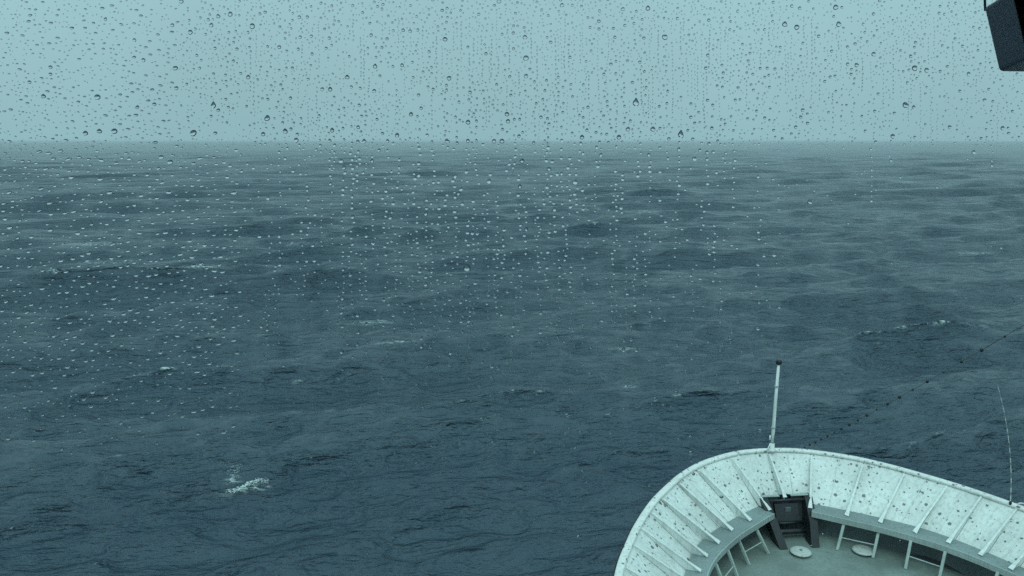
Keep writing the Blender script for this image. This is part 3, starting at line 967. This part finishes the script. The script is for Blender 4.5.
# drop backs are flat: keep their rims crisp
for o in win.children:
    if o.type == 'MESH' and o.name.startswith(("raindrop", "fine_rain")):
        me = o.data
        nn = np.array([len(p.vertices) for p in me.polygons])
        me.polygons.foreach_set("use_smooth", nn < 6)
        idx = np.nonzero(nn > 5)[0]
        sharp = set()
        for k in idx:
            vs = me.polygons[int(k)].vertices
            for a in range(len(vs)):
                sharp.add((min(vs[a], vs[a - 1]), max(vs[a], vs[a - 1])))
        ek = np.empty(len(me.edges) * 2, np.int32); me.edges.foreach_get("vertices", ek); ek = ek.reshape(-1, 2)
        fl_ = np.array([(min(a, b), max(a, b)) in sharp for a, b in ek])
        at_ = me.attributes.new("sharp_edge", 'BOOLEAN', 'EDGE'); at_.data.foreach_set("value", fl_)

# dark housing just inside the glass, upper right
hs = empty("instrument_housing", cam_m @ Vector((0, 0, -0.40)), ROT, label="dark slate box-shaped housing hanging in the upper right corner", category="housing")
k = 0.40 / F_PX
def hp(x, y): return ((x - 512) * k, (288 - y) * k)
outline = [hp(985, 9), hp(986.5, 6.5), hp(999, 0.5), hp(1020, -9), hp(1092, -14), hp(1086, 66), hp(1082, 73), hp(1003, 71.5), hp(1000, 70.5), hp(998.6, 68)]
bm = bmesh.new(); add_prism(bm, [(x, y, 0.011) for x, y in outline], (0, 0, 0.022)); bm_obj("body", bm, M_PLASTIC, hs, bevel=0.0006)
bm = bmesh.new(); add_prism(bm, [(x, y, 0.0232) for x, y in (hp(1017, -5), hp(1086, -10), hp(1081, 64), hp(1031, 62))], (0, 0, 0.002)); bm_obj("cover_plate", bm, M_PLASTIC, hs, bevel=0.0004)
bm = bmesh.new(); add_prism(bm, [(x, y, 0.0228) for x, y in (hp(1000, 67), hp(1080, 68.5), hp(1080, 66.5), hp(1014, 62))], (0, 0, 0.0012)); bm_obj("lower_lip", bm, M_PLASTIC, hs)
bm = bmesh.new(); add_tube(bm, [(*hp(990, 8), -0.004), (*hp(988, -40), -0.004), (*hp(985, -330), -0.002)], 0.0006, 8); bm_obj("cable", bm, M_PLASTIC, hs, True)
bm = bmesh.new(); add_box(bm, (*hp(1050, -140), -0.004), (0.012, 0.135, 0.006)); bm_obj("bracket", bm, M_PLASTIC, hs)

# wheelhouse front that carries the window (behind and around the lens)
wf = empty("wheelhouse_front", win_loc, ROT, label="white steel wheelhouse front around the bridge window", category="wall")
wf["kind"] = "structure"
for c, s in (((0, WH / 2 + .04 + .35, .0), (4.0, .70, .05)), ((0, -WH / 2 - .04 - .9, .0), (4.0, 1.8, .05)),
             ((-WW / 2 - .04 - .68, 0, 0), (1.36, WH + .08, .05)), ((WW / 2 + .04 + .68, 0, 0), (1.36, WH + .08, .05))):
    box_local("wall_panel", c, s, M_STAN, wf)

# the dim room the lens stands in
M_ROOM = paint("dim_room_paint", (0.18, 0.19, 0.20), 0.2)
rm = empty("wheelhouse_room", (CAM.x, 0, CAM.z), (0, 0, YAW), label="dim grey wheelhouse room behind the bridge window", category="room")
rm["kind"] = "structure"
def yf(z): return 0.50 + (z + 0.08) * math.tan(PITCH) - 0.03          # the leaning front, in room axes
zb_, zt_ = -2.1, 1.12
for x in (-1.95, 1.95):
    bm = bmesh.new()
    add_prism(bm, [(x, yf(zb_), zb_), (x, yf(zt_), zt_), (x, -3.0, zt_), (x, -3.0, zb_)], (0.05, 0, 0)); bm_obj("side_wall", bm, M_ROOM, rm)
bm = bmesh.new(); add_prism(bm, [(-1.97, yf(zt_) + .04, zt_ + .03), (1.97, yf(zt_) + .04, zt_ + .03), (1.97, -3.0, zt_ + .03), (-1.97, -3.0, zt_ + .03)], (0, 0, 0.05)); bm_obj("ceiling", bm, M_ROOM, rm)
bm = bmesh.new(); add_prism(bm, [(-1.97, yf(zb_), zb_ - .03), (1.97, yf(zb_), zb_ - .03), (1.97, -3.0, zb_ - .03), (-1.97, -3.0, zb_ - .03)], (0, 0, 0.05)); bm_obj("floor", bm, M_ROOM, rm)
bm = bmesh.new(); add_box(bm, (0, -3.03, (zb_ + zt_) / 2), (3.94, 0.05, zt_ - zb_)); bm_obj("rear_wall", bm, M_ROOM, rm)

# ------------------------------------------------------------------ rain haze
M_HAZE = bpy.data.materials.new("rain_haze"); M_HAZE.use_nodes = True
_n = M_HAZE.node_tree.nodes; _n.clear()
_o = _n.new("ShaderNodeOutputMaterial")
_v = _n.new("ShaderNodeVolumePrincipled")
_v.inputs["Color"].default_value = (0.90, 0.95, 0.96, 1)
_v.inputs["Density"].default_value = 0.00008
M_HAZE.node_tree.links.new(_v.outputs[0], _o.inputs["Volume"])
bm = bmesh.new(); add_box(bm, (0, 0, (19.2 - 3.5) / 2), (33000, 33000, 19.2 + 3.5))
bm_obj("haze", bm, M_HAZE, None, kind="stuff", label="pale rain haze over the sea softening the horizon")
